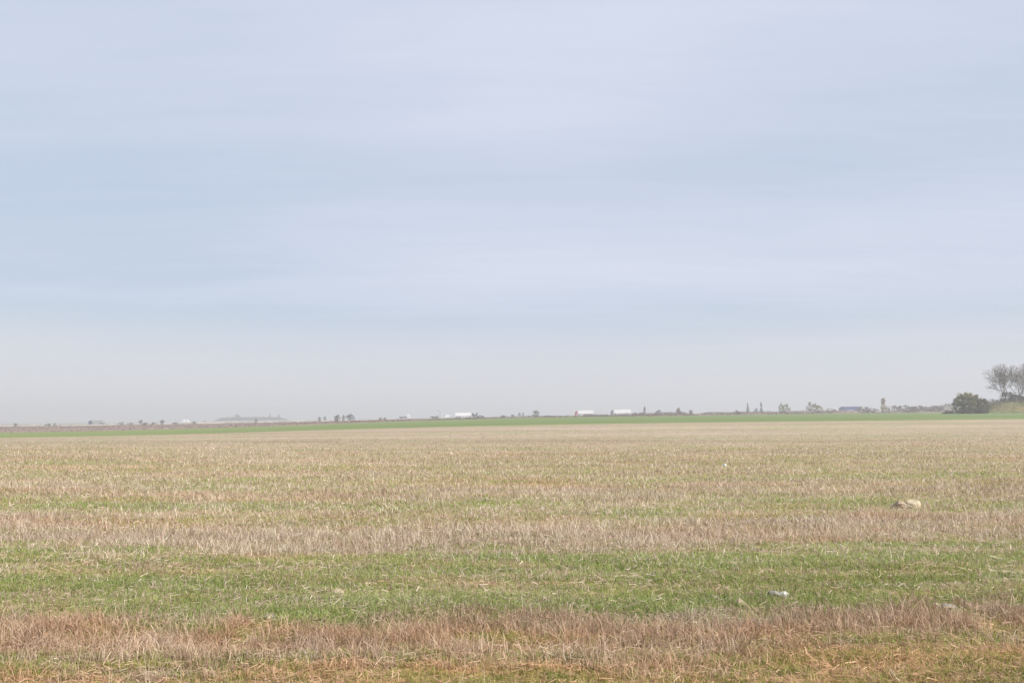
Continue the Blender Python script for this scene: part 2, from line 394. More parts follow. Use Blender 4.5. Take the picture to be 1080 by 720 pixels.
# green regrowth between the bands
x, y = scatter(620000, 14, 330, 1.3)
g, s, h, o = cover(x, y)
keep = rng.random(len(x)) < g ** 1.25
x, y, g = x[keep], y[keep], g[keep]; n = len(x)
H = rng.uniform(.02, .075, n) * (.6 + .7 * g); H = np.where(y > 14, H * 1.25, H)
patch = fbm(x / (y ** .75) * 4, 18 * np.log(y) * 2, 83, 3)
tint = np.clip(.52 + (patch - .5) * .8 + rng.normal(0, .22, n) + np.where(y < 6, .16, .08) + .10 * sm((y - 9) / 6), 0, 1)
P = np.stack([x, y, hgt(x, y) - .006], 1)
o_ = link('green_grass', ribbons(P, H, wid(y, .0055), rng.uniform(0, 6.28, n), np.abs(rng.normal(0, .6, n)), rng.uniform(0, 1, n), tint, 'green_grass', M['leafy'], np.clip(o[keep] * 1.2, 0, 1)))
prop(o_, 'short green grass growing up between the straw bands', 'grass', kind='stuff')

# broken straw lying on the ground
x, y = scatter(130000, 34, 330, 1.1)
g, s, h, o = cover(x, y)
keep = rng.random(len(x)) < .35 + .6 * s
x, y, o = x[keep], y[keep], o[keep]; n = len(x)
Ln = rng.uniform(.025, .085, n); az = rng.uniform(0, 2 * math.pi, n); tl = rng.normal(0, .22, n)
d = np.stack([np.cos(az), np.sin(az) , tl], 1) * Ln[:, None] / 2
sd_ = np.stack([-np.sin(az), np.cos(az), rng.normal(0, .5, n)], 1) * (wid(y, .0034) / 2)[:, None]
C0 = np.stack([x, y, hgt(x, y) + .006 + np.abs(tl) * Ln / 2 + rng.uniform(0, .03, n)], 1)
V = np.empty((n, 4, 3)); V[:, 0] = C0 - d - sd_; V[:, 1] = C0 + d - sd_; V[:, 2] = C0 + d + sd_; V[:, 3] = C0 - d + sd_
tint = np.clip(rng.normal(.55, .2, n), 0, 1)
o_ = link('fallen_straw', npmesh('fallen_straw', V.reshape(-1, 3), np.arange(n * 4), np.full(n, 4), M['straw'], False, {'tint': ('FACE', tint), 'warm': ('FACE', np.clip(o, 0, 1))}))
prop(o_, 'broken dry straw lying scattered over the soil of the field', 'straw', kind='stuff')

# ------------------------------------------------------------------ lumps of geometry: boxes, tubes, prisms
class MB:
    def __init__(s): s.v = []; s.f = []
    def add(s, vs, fs):
        k = len(s.v); s.v += [tuple(v) for v in vs]; s.f += [tuple(i + k for i in f) for f in fs]; return s
    def box(s, x0, x1, y0, y1, z0, z1, c=0.0):
        if c <= 0:
            return s.add([(x0, y0, z0), (x1, y0, z0), (x1, y1, z0), (x0, y1, z0), (x0, y0, z1), (x1, y0, z1), (x1, y1, z1), (x0, y1, z1)],
                         [(3, 2, 1, 0), (4, 5, 6, 7), (0, 1, 5, 4), (1, 2, 6, 5), (2, 3, 7, 6), (3, 0, 4, 7)])
        r = [(x0 + c, y0), (x1 - c, y0), (x1, y0 + c), (x1, y1 - c), (x1 - c, y1), (x0 + c, y1), (x0, y1 - c), (x0, y0 + c)]
        r2 = [(min(max(x, x0 + c), x1 - c), min(max(y, y0 + c), y1 - c)) for x, y in r]
        vs = [(x, y, z0) for x, y in r] + [(x, y, z1 - c) for x, y in r] + [(x, y, z1) for x, y in r2]
        fs = [tuple(range(7, -1, -1)), tuple(range(16, 24))]
        for q in (0, 8):
            for i in range(8): j = (i + 1) % 8; fs.append((q + i, q + j, q + 8 + j, q + 8 + i))
        return s.add(vs, fs)
    def prism(s, pts, y0, y1):
        """side outline (x,z) run across y"""
        n = len(pts); vs = [(x, y0, z) for x, z in pts] + [(x, y1, z) for x, z in pts]
        return s.add(vs, [tuple(range(n)), tuple(range(2 * n - 1, n - 1, -1))] + [(i, i + n, (i + 1) % n + n, (i + 1) % n) for i in range(n)])
    def tube(s, p, q, r0, r1, k=8, cap=True):
        p = Vector(p); q = Vector(q); d = (q - p).normalized(); a = d.orthogonal().normalized(); b = d.cross(a)
        vs = []
        for c, r in ((p, r0), (q, r1)):
            for i in range(k):
                t = 2 * math.pi * i / k; vs.append(c + a * (r * math.cos(t)) + b * (r * math.sin(t)))
        fs = [(i, (i + 1) % k, (i + 1) % k + k, i + k) for i in range(k)]
        if cap: fs += [tuple(range(k - 1, -1, -1)), tuple(range(k, 2 * k))]
        return s.add(vs, fs)
    def build(s, name, m, parent=None, smooth=False):
        me = bpy.data.meshes.new(name); me.from_pydata(s.v, [], s.f); me.update()
        if smooth: me.polygons.foreach_set('use_smooth', [True] * len(s.f))
        me.materials.append(m); return link(name, me, parent)
def copy_tree(o, parent=None):
    c = o.copy(); COL.objects.link(c); c.parent = parent
    for ch in [q for q in bpy.data.objects if q.parent == o]: copy_tree(ch, c)
    return c
def at(px, d): return (px - 540) / FPX * d

# ------------------------------------------------------------------ stones on the field
def stone(px, row, wpx, hpx, label, m, seed, flat=1.0, name='field_stone', depth=.8, sink=.35, lump=.35, rz=0.0):
    y = EYE * FPX / (row - HOR); x = at(px, y); sx = wpx / FPX * y / 2; sz = hpx / FPX * y / (2 * (1 - sink))
    nu, nv = 28, 16; V = []; F = []
    rs = np.random.default_rng(seed); k1 = rs.uniform(0, 9, 6)
    dirs = [Vector(rs.normal(size=3)).normalized() for _ in range(11)]; cut = rs.uniform(.62, .93, 11)
    for j in range(nv + 1):
        for i in range(nu):
            th = math.pi * j / nv; ph = 2 * math.pi * i / nu
            d = Vector((math.sin(th) * math.cos(ph), math.sin(th) * math.sin(ph), math.cos(th)))
            r = 1.0
            for dd, c in zip(dirs, cut):                                   # flat broken faces
                k = d.dot(dd)
                if k > c: r = min(r, c / k)
            r *= 1 + lump * .35 * (float(fbm(np.array([d.x * 2 + k1[0] + d.z]), np.array([d.y * 2 + k1[1] - d.z]), seed, 3)[0]) - .5)
            V.append((d.x * sx * r, d.y * sx * depth * r, d.z * sz * r))
    for j in range(nv):
        for i in range(nu):
            a = j * nu + i; b = j * nu + (i + 1) % nu; F.append((a, a + nu, b + nu, b))
    mb = MB(); mb.v = V; mb.f = F
    o = mb.build(name, m, None, False); o.location = (x, y, hz1(x, y) + sz * (1 - 2 * sink)); o.rotation_euler = (0, 0, rz)
    return prop(o, label, 'stone', 'stones lying on the field')
def stone_mat(name, a, b, c, sc=14):
    def f(t):
        p = objc(t); n = t.noise(p, sc, 6, .65); v = t.noise(p, sc * 5, 3, .6)
        col = t.ramp(n, [(.32, a), (.5, b), (.68, c)])
        return bsdf(t, t.mix(t.math('MULTIPLY', v, .25), col, (.12, .10, .07)), .9, 0, .2, bump(t, n, .01, .7))
    return mat(name, f)
M['lime'] = stone_mat('pale_stone', (.34, .27, .17), (.52, .43, .29), (.70, .62, .46))
M['tanst'] = stone_mat('tan_stone', (.28, .22, .14), (.42, .35, .24), (.56, .49, .36), 20)
M['greyst'] = stone_mat('grey_stone', (.17, .155, .13), (.29, .265, .235), (.42, .39, .345), 18)
M['whitest'] = stone_mat('white_stone', (.42, .41, .38), (.62, .61, .58), (.8, .79, .76), 18)
M['clod'] = stone_mat('earth_clod', (.24, .17, .11), (.38, .28, .19), (.52, .41, .29), 16)
stone(957, 535, 17, 12, 'large pale rounded stone in the pinkish straw band on the right', M['lime'], 3, sink=.3, rz=.4)
stone(943, 535, 20, 9, 'brown earthy stone leaning against the large pale stone', M['clod'], 8, sink=.3)
stone(809, 624, 14, 6, 'grey stone in green grass touching the white stone', M['greyst'], 5)
stone(820, 624, 12, 5, 'bright white stone in green grass right of its grey neighbour', M['whitest'], 12)
stone(775, 633, 10, 7, 'small cream stone at the lower edge of the green band', M['tanst'], 14)
stone(748, 627, 11, 6, 'small tan stone up and left of the small cream stone', M['tanst'], 15)
stone(988, 634, 17, 5.5, 'flat grey stone at the right where green grass meets brown straw', M['greyst'], 16)
stone(977, 633, 9, 5, 'yellowish stone at the left end of the flat grey stone', M['lime'], 17)
stone(292, 646, 15, 4.5, 'flat grey stone at the left edge of the brown straw band', M['greyst'], 18)
stone(361, 621, 13, 6, 'pale yellow stone low in the green band left of centre', M['tanst'], 19)
stone(762, 492, 5, 3.2, 'tiny white stone far out in the tan stubble', M['whitest'], 20)
stone(701, 540, 5, 4.2, 'tiny pale stone at the top of the pinkish straw band', M['lime'], 21)
stone(476, 479, 5, 2.4, 'farthest tiny pale stone near the middle of the field', M['lime'], 22)
stone(38, 549, 9, 3.5, 'small dull stone at the far left of the field', M['tanst'], 23)
# a dead stick by the large stone
mb = MB(); ys = 14.2
pp = [Vector((at(934, ys), ys - .25, .12)), Vector((at(941, ys), ys - .28, .10)), Vector((at(948, ys), ys - .26, .05)), Vector((at(953, ys), ys - .2, .02))]
for i in range(3): mb.tube(pp[i], pp[i + 1], .016 - .003 * i, .013 - .003 * i, 7)
mb.tube(pp[1], pp[1] + Vector((-.06, -.05, -.10)), .012, .007, 6)
so = mb.build('dead_stick', M['straw']); 
for v in so.data.vertices: v.co.z += hz1(v.co.x, v.co.y)
so.data.materials[0] = stone_mat('dry_wood', (.35, .28, .2), (.5, .42, .32), (.62, .54, .43), 30)
prop(so, 'pale dry stick propped beside the large pale stone', 'stick')

# long bleached stems that stand out in the foreground
def stem(px, row, top, dx, label, bow=.0, gr='long pale stems in the foreground', wdt=.0030):
    y = EYE * FPX / (row - HOR); x = at(px, y); s = y / FPX; mb = MB(); z0 = hz1(x, y); prev = None
    n = 9
    for i in range(n + 1):
        t = i / n; p = Vector((x + dx * s * t + bow * s * math.sin(math.pi * t), y + .04 * t, z0 + top * s * (t if bow == 0 or t < .7 else .7 + (t - .7) * .2)))
        if prev is not None: mb.tube(prev, p, wdt * (1 - .7 * (i - 1) / n), wdt * (1 - .7 * t), 6, False)
        prev = p
    for t, q in ((.45, 1), (.72, -1)):
        p = Vector((x + dx * s * t, y, z0 + top * s * t)); mb.tube(p, p + Vector((q * .03, -.01, .035)), .0016, .0006, 4, False)
    o = mb.build('grass_stem', M['stem']); prop(o, label, 'grass stem', gr)
M['stem'] = stone_mat('bleached_stem', (.42, .33, .21), (.56, .46, .31), (.68, .58, .42), 60)
stem(168, 712, 31, -6, 'long bleached stem, tallest at the bottom left')
stem(130, 708, 17, -4, 'short bleached stem left of the tallest one')
stem(143, 718, 24, 7, 'thin stem leaning right between the two bleached stems')
stem(74, 662, 22, -1, 'upright stem at the far left in the brown straw band')
stem(42, 718, 12, 24, 'pale stem arching over to the right at the bottom left corner', 6)
stem(486, 716, 20, 5, 'thin pale stem at the bottom just left of centre')
stem(512, 712, 22, -1, 'thin upright stem at the bottom just right of centre')
stem(705, 714, 26, 1, 'upright pale stem at the bottom right of the middle')
stem(938, 712, 17, -11, 'thick cream stem lying over a green tuft at the bottom right', 0, wdt=.006)
stem(985, 690, 18, 13, 'pale stem leaning right in the brown straw near the right edge')
stem(876, 676, 22, 3, 'bleached stem leaning in the brown straw band right of centre')

# ------------------------------------------------------------------ trees and shrubs
def leaf_cloud(rs, pts, size):
    n = len(pts); a = rs.normal(size=(n, 3)); a /= np.linalg.norm(a, axis=1)[:, None]
    b = np.cross(a, rs.normal(size=(n, 3))); b /= np.linalg.norm(b, axis=1)[:, None]
    s = (size * rs.uniform(.6, 1.4, n))[:, None]
    V = np.empty((n, 4, 3)); V[:, 0] = pts - a * s; V[:, 1] = pts - b * s * .6; V[:, 2] = pts + a * s; V[:, 3] = pts + b * s * .6
    return V.reshape(-1, 3)
def crown_mat(name, stops):
    return blade_mat(name, stops, .3)
def shade(c, k): return tuple(min(1, q * k) for q in c)
def crown_m(name, c, c2=None):
    c2 = c2 or shade(c, 1.7)
    return crown_mat(name, [(0, shade(c, .45)), (.45, c), (1, c2)])
M['cr_grey'] = crown_m('grey_twig_leaf', (.14, .122, .095)); M['cr_olive'] = crown_m('olive_leaf', (.24, .215, .08), (.52, .43, .17))
M['cr_red'] = crown_m('russet_leaf', (.17, .095, .065)); M['cr_yellow'] = crown_m('yellow_leaf', (.33, .26, .10), (.52, .42, .17))
M['cr_lime'] = crown_m('pale_green_leaf', (.19, .20, .10), (.34, .33, .17)); M['cr_dark'] = crown_m('dark_leaf', (.045, .047, .035))
M['cr_tan'] = crown_m('tan_leaf', (.22, .17, .11)); M['cr_purple'] = crown_m('bare_twig_mass', (.17, .115, .095))
M['cr_blue'] = crown_m('dull_evergreen', (.08, .095, .085))
def m_bark(t):
    n = t.noise(t.scale(objc(t), (3, 3, .6)), 4, 5, .6); return bsdf(t, t.ramp(n, [(.3, (.06, .048, .038)), (.7, (.15, .125, .10))]), .9, 0, .2, bump(t, n, .03, .8))
M['bark'] = mat('bark', m_bark)
M['twig'] = paint('twig_bark', (.11, .08, .062), .9, .2)
def limbs(mb, rs, p, d, L, r, lvl, maxl, tips, spread=.55, up=.12, kids=3, k=6):
    segs = 3; q = p.copy()
    for i in range(segs):
        d = (d + Vector(rs.normal(size=3)) * .10 + Vector((0, 0, up * .5))).normalized()
        q2 = q + d * (L / segs); ra = r * (1 - .4 * i / segs); rb = r * (1 - .4 * (i + 1) / segs)
        mb.tube(q, q2, ra, rb, max(3, k - lvl), False)
        if lvl >= 1 or i == 2:
            tips.append((q2.copy(), lvl))
            if lvl < maxl and lvl >= 1:
                a = Quaternion(d, rs.uniform(0, 6.28)) @ d.orthogonal().normalized()
                limbs(mb, rs, q2, (d * .7 + a * spread * 1.1).normalized(), L * .55, rb * .5, lvl + 1, maxl, tips, spread, up, kids, k)
        q = q2
    if lvl < maxl:
        for j in range(kids):
            a = Quaternion(d, 6.28 * (j + rs.uniform(0, .6)) / kids) @ d.orthogonal().normalized()
            limbs(mb, rs, q, (d + a * spread * rs.uniform(.7, 1.5)).normalized(), L * rs.uniform(.62, .85), rb * .72, lvl + 1, maxl, tips, spread, up, kids, k)
def crown_mesh(seed, m, tall=1.0, n=900, holes=.35, size=.042, base=.12, shape='round'):
    """unit crown: 1 high, about 1 wide"""
    rs = np.random.default_rng(seed); cl = []
    for _ in range(26):
        z = rs.uniform(base, .92); t = (z - base) / (1 - base)
        rad = {'round': .46 * math.sin(math.pi * min(.97, t * .82 + .16)), 'tall': .34 * (1 - abs(t - .38) * .95), 'mound': .5 * math.sqrt(max(0.02, 1 - t * t * .96))}[shape]
        a = rs.uniform(0, 6.28); q = rad * math.sqrt(rs.random())
        cl.append((q * math.cos(a), q * math.sin(a), z, rs.uniform(.09, .2)))
    cl = np.array(cl); idx = rs.integers(0, len(cl), n); dirs = rs.normal(size=(n, 3)); dirs /= np.linalg.norm(dirs, axis=1)[:, None]
    rr = rs.random(n) ** .5
    pts = cl[idx, :3] + dirs * (cl[idx, 3] * rr)[:, None]; pts[:, 2] = np.clip(pts[:, 2], .01, 1.02)
    t = np.clip(rs.normal(.45, .2, n) + (rs.random(26)[idx] - .5) * .5, 0, 1)
    return npmesh('crown', leaf_cloud(rs, pts, size), np.arange(4 * n), np.full(n, 4), m, False, {'tint': ('FACE', t)})
PROTO = {}
def tree(px, d, htop, wpx, cr, label, name='roadside_tree', cat='tree', group='trees and bushes along the road', shape='round', seed=None, dz=0, lean=0.0, n=1000, base=.14):
    """htop = height in px at that distance, wpx = crown width in px"""
    x = at(px, d); s = d / FPX; H = htop * s; Wd = wpx * s
    key = (cr, shape, seed if seed is not None else hash((px * 7)) % 3)
    if key not in PROTO:
        sd2 = (list(M).index(cr) * 31 + {'round': 1, 'tall': 2, 'mound': 3}[shape] * 7 + key[2] * 3)
        cm = crown_mesh(sd2, M[cr], n=n, shape=shape, base=base if shape != 'mound' else .02)
        mb = MB(); tips = []; rs = np.random.default_rng(sd2 + 5)
        limbs(mb, rs, Vector((0, 0, -.05)), Vector((0, 0, 1)), .42, .028, 0, 2, tips, .55, .2, 3, 6)
        mb2 = bpy.data.meshes.new('trunk'); mb2.from_pydata(mb.v, [], mb.f); mb2.materials.append(M['bark']); PROTO[key] = (cm, mb2)
    cm, tm = PROTO[key]
    r = empty(name, (x, d, hz1(x, d) + dz), random.uniform(0, 6.28) * 0)
    c = link('crown', cm, r); t = link('trunk' if shape != 'mound' else 'stems', tm, r)
    c.scale = (Wd * 1.25, Wd * 1.25, H * 1.06); c.rotation_euler = (0, lean, random.uniform(0, 6.28)); t.scale = (Wd * .9, Wd * .9, H * .92)
    return prop(r, label, cat, group)
def bush(px, d, h, wd, cr, label, **k): return tree(px, d, h, wd, cr, label, 'roadside_bush', 'bush', shape='mound', **k)

# near right: the bare trees on the bank
def bare_tree(px, d, H, label, seed, leaves=None, leaf_n=0, spread=.5, W=None, group='bare trees on the grassy bank', kids=3, maxl=4, L0=.23, leafsel=None):
    rs = np.random.default_rng(seed); x = at(px, d)
    r = empty('bare_tree', (x, d, hz1(x, d)))
    big, fine, t2 = MB(), MB(), []
    Ls = [.15, .34, .24, .15, .10, .07]; Rs = [.017, .009, .0055, .0033, .0022, .0016]
    def grow(p, dv, l):
        n = 4 if l < 3 else 2; q = p
        for i in range(n):
            dv = (dv + Vector(rs.normal(size=3)) * (.05 if l == 0 else .13) + Vector((0, 0, .05))).normalized()
            q2 = q + dv * (Ls[l] * H / n * k0); a, b = Rs[l] * H * (1 - .45 * i / n), Rs[l] * H * (1 - .45 * (i + 1) / n)
            (big if l < 2 else fine).tube(q, q2, a, b, 8 if l == 0 else (5 if l < 3 else 3), False)
            q = q2
            if l >= 1: t2.append((q.copy(), l))
            if l < 5 and l > 0 and i < n - 1 and rs.random() < .8:
                w_ = Quaternion(dv, rs.uniform(0, 6.28)) @ dv.orthogonal().normalized(); grow(q, (dv * .75 + w_ * .75).normalized(), l + 1)
        if l < 5:
            m_ = (4, 3, 3, 2, 2)[l]
            for j in range(m_):
                w_ = Quaternion(dv, 6.28 * (j + rs.uniform(0, .5)) / m_) @ dv.orthogonal().normalized()
                grow(q, (dv + w_ * spread * rs.uniform(.5, 1.3)).normalized(), l + 1)
    k0 = 1.0; grow(Vector((0, 0, -.3)), Vector((rs.uniform(-.06, .06), 0, 1)).normalized(), 0)
    zz_ = max(p.z for p, l in t2); kk = H / zz_
    big.v = [(a * kk, b * kk, c * kk) for a, b, c in big.v]; fine.v = [(a * kk, b * kk, c * kk) for a, b, c in fine.v]
    t2 = [(p * kk, l) for p, l in t2 if l >= 3]
    big.build('trunk', M['bark'], r); fine.build('crown', M['twig'], r)
    if leaves:
        P = np.array([tuple(p) for p, l in t2]); P = P[leafsel(P)] if leafsel else P
        idx = rs.integers(0, len(P), leaf_n); Q = P[idx] + rs.normal(0, .25, (leaf_n, 3))
        me = npmesh('leaves', leaf_cloud(rs, Q, .16), np.arange(4 * leaf_n), np.full(leaf_n, 4), M[leaves], False, {'tint': ('FACE', np.clip(rs.normal(.5, .22, leaf_n), 0, 1))})
        link('leaves', me, r)
    return prop(r, label, 'tree', group)
bare_tree(1060, 348, 17.0, 'tall bare grey tree on the bank, nearer to the big olive bush', 101, 'cr_red', 2000, spread=.5)
bare_tree(1073, 352, 15.5, 'second bare grey tree, between its taller neighbour and the russet tree', 102, 'cr_red', 1500, spread=.5)
bare_tree(1086, 350, 17.5, 'tree with russet leaves at the top cut off by the right edge', 103, 'cr_red', 3200, .5, leafsel=lambda P: P[:, 2] > 6)
bare_tree(1104, 356, 18.5, 'bare tree with a few leaves just past the right edge', 104, 'cr_red', 500, .5)

# the big olive bush
def big_bush(px, d, W, H, label, seed, mats, n=5200, size=.15, name='large_bush'):
    rs = np.random.default_rng(seed); x = at(px, d); r = empty(name, (x, d, hz1(x, d) - .1))
    mb = MB(); tips = []
    for k in range(9):
        a = 6.28 * k / 9; p = Vector((math.cos(a) * W * .12, math.sin(a) * W * .1, 0))
        limbs(mb, rs, p, Vector((math.cos(a) * .55, math.sin(a) * .5, 1)).normalized(), H * .36, H * .012, 0, 3, tips, .6, .06, 3, 6)
    mb.build('stems', M['bark'], r)
    cl = []
    for _ in range(130):
        a = rs.uniform(0, 6.28); q = rs.random() ** .4; z = .04 + .93 * rs.random() ** 1.25
        lim = math.sqrt(max(.03, 1 - (max(z - .3, 0) / .72) ** 2.2)); cl.append((q * lim * math.cos(a) * W * .47, q * lim * math.sin(a) * W * .4, z * H * .93, rs.uniform(.05, .11) * W))
    cl += [(c[0] * 1.07, c[1] * 1.07, c[2] * 1.06, c[3] * .6) for c in cl[::5]]
    cl = np.array(cl)
    for m, nn, zlo, zhi in mats:
        ok = cl[(cl[:, 2] > zlo * H) & (cl[:, 2] < zhi * H)]; idx = rs.integers(0, len(ok), nn)
        dd = rs.normal(size=(nn, 3)); dd /= np.linalg.norm(dd, axis=1)[:, None]
        P = ok[idx, :3] + dd * (ok[idx, 3] * rs.random(nn) ** .45)[:, None]; P[:, 2] = np.maximum(P[:, 2], .05)
        t = np.clip(rs.normal(.45, .2, nn) + (rs.random(len(ok))[idx] - .5) * .6, 0, 1)
        link('foliage', npmesh('foliage', leaf_cloud(rs, P, size), np.arange(4 * nn), np.full(nn, 4), M[m], False, {'tint': ('FACE', t)}), r)
    return prop(r, label, 'bush', 'bushes by the grassy bank')
big_bush(1019, 318, 12.2, 8.7, 'large round bush with olive top left of the bare trees', 201, [('cr_olive', 8500, .42, 1.1), ('cr_grey', 15000, 0, .8), ('cr_purple', 1500, .2, 1.1)])
big_bush(1035, 322, 5.6, 6.3, 'dark grey bush tucked against the right of the large olive bush', 202, [('cr_grey', 4200, 0, 1.1), ('cr_olive', 900, .5, 1.1)], size=.17)
big_bush(1052, 392, 12.5, 6.0, 'blue-grey bush behind the bank under the bare trees', 203, [('cr_blue', 2400, 0, 1.1)], size=.22)
big_bush(1071, 356, 7.5, 3.6, 'dark low undergrowth at the foot of the bare trees', 204, [('cr_grey', 1500, 0, 1.1)], size=.2)
big_bush(1062, 350, 6.5, 5.0, 'brown tangle of brush between the trunks of the bare trees', 206, [('cr_purple', 1500, 0, 1.1), ('cr_grey', 700, 0, 1.1)], size=.16)
big_bush(1079, 343, 5.0, 3.2, 'russet low bush on top of the bank close to the right edge', 207, [('cr_red', 1300, 0, 1.1)], size=.15)
big_bush(998, 330, 4.6, 1.25, 'very dark low bush left of the large olive bush', 205, [('cr_dark', 900, 0, 1.1)], size=.14)

# along the road, from left to right
D = 660
bush(19.5, D, 3.4, 4, 'cr_grey', 'first small grey bush from the left edge, below the road')
bush(53, D, 3.0, 5, 'cr_dark', 'dark low bush below the road, third of a loose row at the far left')
bush(60.5, D, 3.2, 3.4, 'cr_purple', 'small brown bush right beside the dark low bush at the far left')
bush(130, D, 3.2, 6, 'cr_grey', 'grey bush below the road just right of the slate truck')
bush(140, D, 2.4, 7, 'cr_olive', 'flat olive bush right of the grey bush near the slate truck')
tree(150.5, 740, 5.2, 4, 'cr_grey', 'small grey tree beyond the road right of the slate truck')
bush(155, 600, 3.0, 6, 'cr_grey', 'low grey bush between the slate truck and the white van')
bush(164, D, 2.6, 5, 'cr_dark', 'dark low bush left of the white van')
tree(173, 650, 5.0, 4.5, 'cr_grey', 'grey shrubby tree a little left of the white van')
bush(187, D, 2.2, 6, 'cr_purple', 'flat brown bush just left of the white van')
bush(206, D, 2.6, 5, 'cr_grey', 'low grey bush between the white van and the tiny white car')
bush(271, 640, 4.4, 3, 'cr_purple', 'thin brown bush in front of the wooded knoll')
tree(338, 640, 5.2, 3.2, 'cr_purple', 'narrow brown sapling left of a pair of dark trees')
tree(343.5, 740, 5.2, 2.6, 'cr_blue', 'narrow dark sapling left of a pair of dark trees')
tree(357, 655, 6.8, 6.2, 'cr_grey', 'left one of a pair of dark round trees by the brown strip')
tree(363, 640, 6.6, 3.6, 'cr_lime', 'slim pale green tree between the two dark round trees', shape='tall')
tree(370.5, 660, 6.8, 8.5, 'cr_blue', 'right one of a pair of dark round trees, blue-green')
bush(355, 560, 3.0, 5, 'cr_grey', 'low grey bush at the foot of the left dark round tree')
bush(402, 640, 3.2, 4, 'cr_purple', 'small reddish bush left of the flatbed truck')
bush(406.5, 640, 3.4, 3.4, 'cr_red', 'tiny russet bush just right of a reddish bush, left of the flatbed truck')
bush(456.5, 600, 3.4, 6, 'cr_dark', 'dark bush below the street lamp at its left')
bush(461, 640, 3.4, 4, 'cr_grey', 'grey bush touching the foot of the street lamp')
bush(502.4, 600, 5.6, 5, 'cr_grey', 'grey bush in front of the cab of the nearest white lorry')
bush(508, 680, 3.0, 8, 'cr_purple', 'low brown bush behind the grey bush at the first white lorry')
bush(532, 620, 2.6, 9, 'cr_grey', 'wide flat grey bush midway between the first white lorry and the round dark tree')
bush(540.5, 600, 3.2, 4, 'cr_dark', 'small dark bush right of the wide flat grey bush')
tree(547.8, 760, 5.2, 2.4, 'cr_blue', 'left one of two tiny trees beyond the road near the middle')
tree(551.6, 760, 5.2, 2.0, 'cr_blue', 'right one of two tiny trees beyond the road near the middle')
tree(564.8, 610, 7.0, 7.2, 'cr_grey', 'round dark grey tree alone left of the red lorry cab', base=.02, seed=7)
bush(578, 640, 1.8, 8, 'cr_grey', 'very low bush right of the round dark grey tree')
bush(668, 670, 2.4, 7, 'cr_purple', 'low brown bush behind the lorry with the dark cab')
bush(676, 640, 2.8, 8, 'cr_dark', 'dark low bush at the foot of the slender tree')
tree(679.2, 655, 8.6, 3.2, 'cr_grey', 'slender grey tree right of the lorry with the dark cab', shape='tall')
bush(693.8, 600, 5.6, 6, 'cr_grey', 'round grey bush right of the slender tree', seed=5)
bush(702, 620, 3.0, 4, 'cr_grey', 'tiny grey bush, left of two in front of the russet tree')
bush(706.3, 620, 3.2, 4.4, 'cr_olive', 'tiny olive bush, right of two left of the russet tree')
tree(715.2, 610, 7.2, 6.2, 'cr_red', 'round russet tree standing alone right of the two tiny bushes', base=.03, seed=8)
bush(721, 640, 3.0, 5, 'cr_tan', 'low tan bush at the right foot of the russet tree')
bush(728, 610, 4.6, 4.4, 'cr_grey', 'grey bush a little right of the russet tree')
bush(744, 640, 1.8, 9, 'cr_grey', 'very low wide bush right of the russet tree group')
bush(777, 600, 4.0, 5, 'cr_dark', 'dark bush below the two faint poplars')
tree(787.8, 900, 13.5, 3.8, 'cr_blue', 'left faint tall poplar beyond the road', shape='tall', name='poplar')
tree(796.5, 920, 9.0, 4.5, 'cr_blue', 'short faint tree between the two faint poplars')
tree(801.8, 900, 14, 3.4, 'cr_blue', 'right faint tall poplar beyond the road', shape='tall', name='poplar')
tree(823.2, 620, 10.2, 5.5, 'cr_lime', 'left half of a pair of pale green trees touching each other', seed=1, base=.02)
tree(828.0, 630, 9.4, 7.0, 'cr_lime', 'right half of a pair of pale green trees touching each other', seed=2, base=.02)
tree(852.8, 700, 9.4, 6.0, 'cr_tan', 'pale tan tree left of the yellowish tree, before the blue lorry', seed=3)
tree(857.6, 720, 9.0, 5.0, 'cr_lime', 'pale tree between the tan tree and the yellowish tree', seed=4)
tree(862.2, 620, 9.2, 7.4, 'cr_olive', 'olive yellowish tree a little left of the blue lorry', seed=5, base=.03)
bush(875, 640, 4.6, 9, 'cr_lime', 'pale flat bush just left of the blue lorry')
bush(908, 640, 6.2, 9, 'cr_tan', 'tan bush right behind the blue lorry')
bush(914, 640, 5.4, 7, 'cr_purple', 'brown bush right of the tan bush by the blue lorry')
bush(921.5, 640, 4.0, 8, 'cr_grey', 'grey bush at the left foot of the yellow poplar')
tree(930.2, 610, 14.2, 6.4, 'cr_yellow', 'yellow poplar standing highest right of the blue lorry', shape='tall', name='poplar', seed=6, base=.03)
bush(934.5, 660, 6.0, 5, 'cr_lime', 'pale bush at the right foot of the yellow poplar')
bush(942, 640, 7.0, 7, 'cr_tan', 'tan bush a little right of the yellow poplar')
hl = ['pinkish', 'grey', 'brownish', 'dull', 'pale grey', 'mauve', 'dark grey']
hx = [949, 955.5, 962, 969, 976, 984, 991]
hc = ['cr_purple', 'cr_grey', 'cr_purple', 'cr_grey', 'cr_tan', 'cr_purple', 'cr_grey']
ordn = ['first', 'second', 'third', 'fourth', 'fifth', 'sixth', 'last']
for i in range(7):
    bush(hx[i], 640 - 12 * (i % 3), 6.2 - .25 * i + (i % 2) * .8, 9, hc[i], '%s bush, %s of the row from the yellow poplar to the dark low bush' % (hl[i], ordn[i]), seed=i % 3)
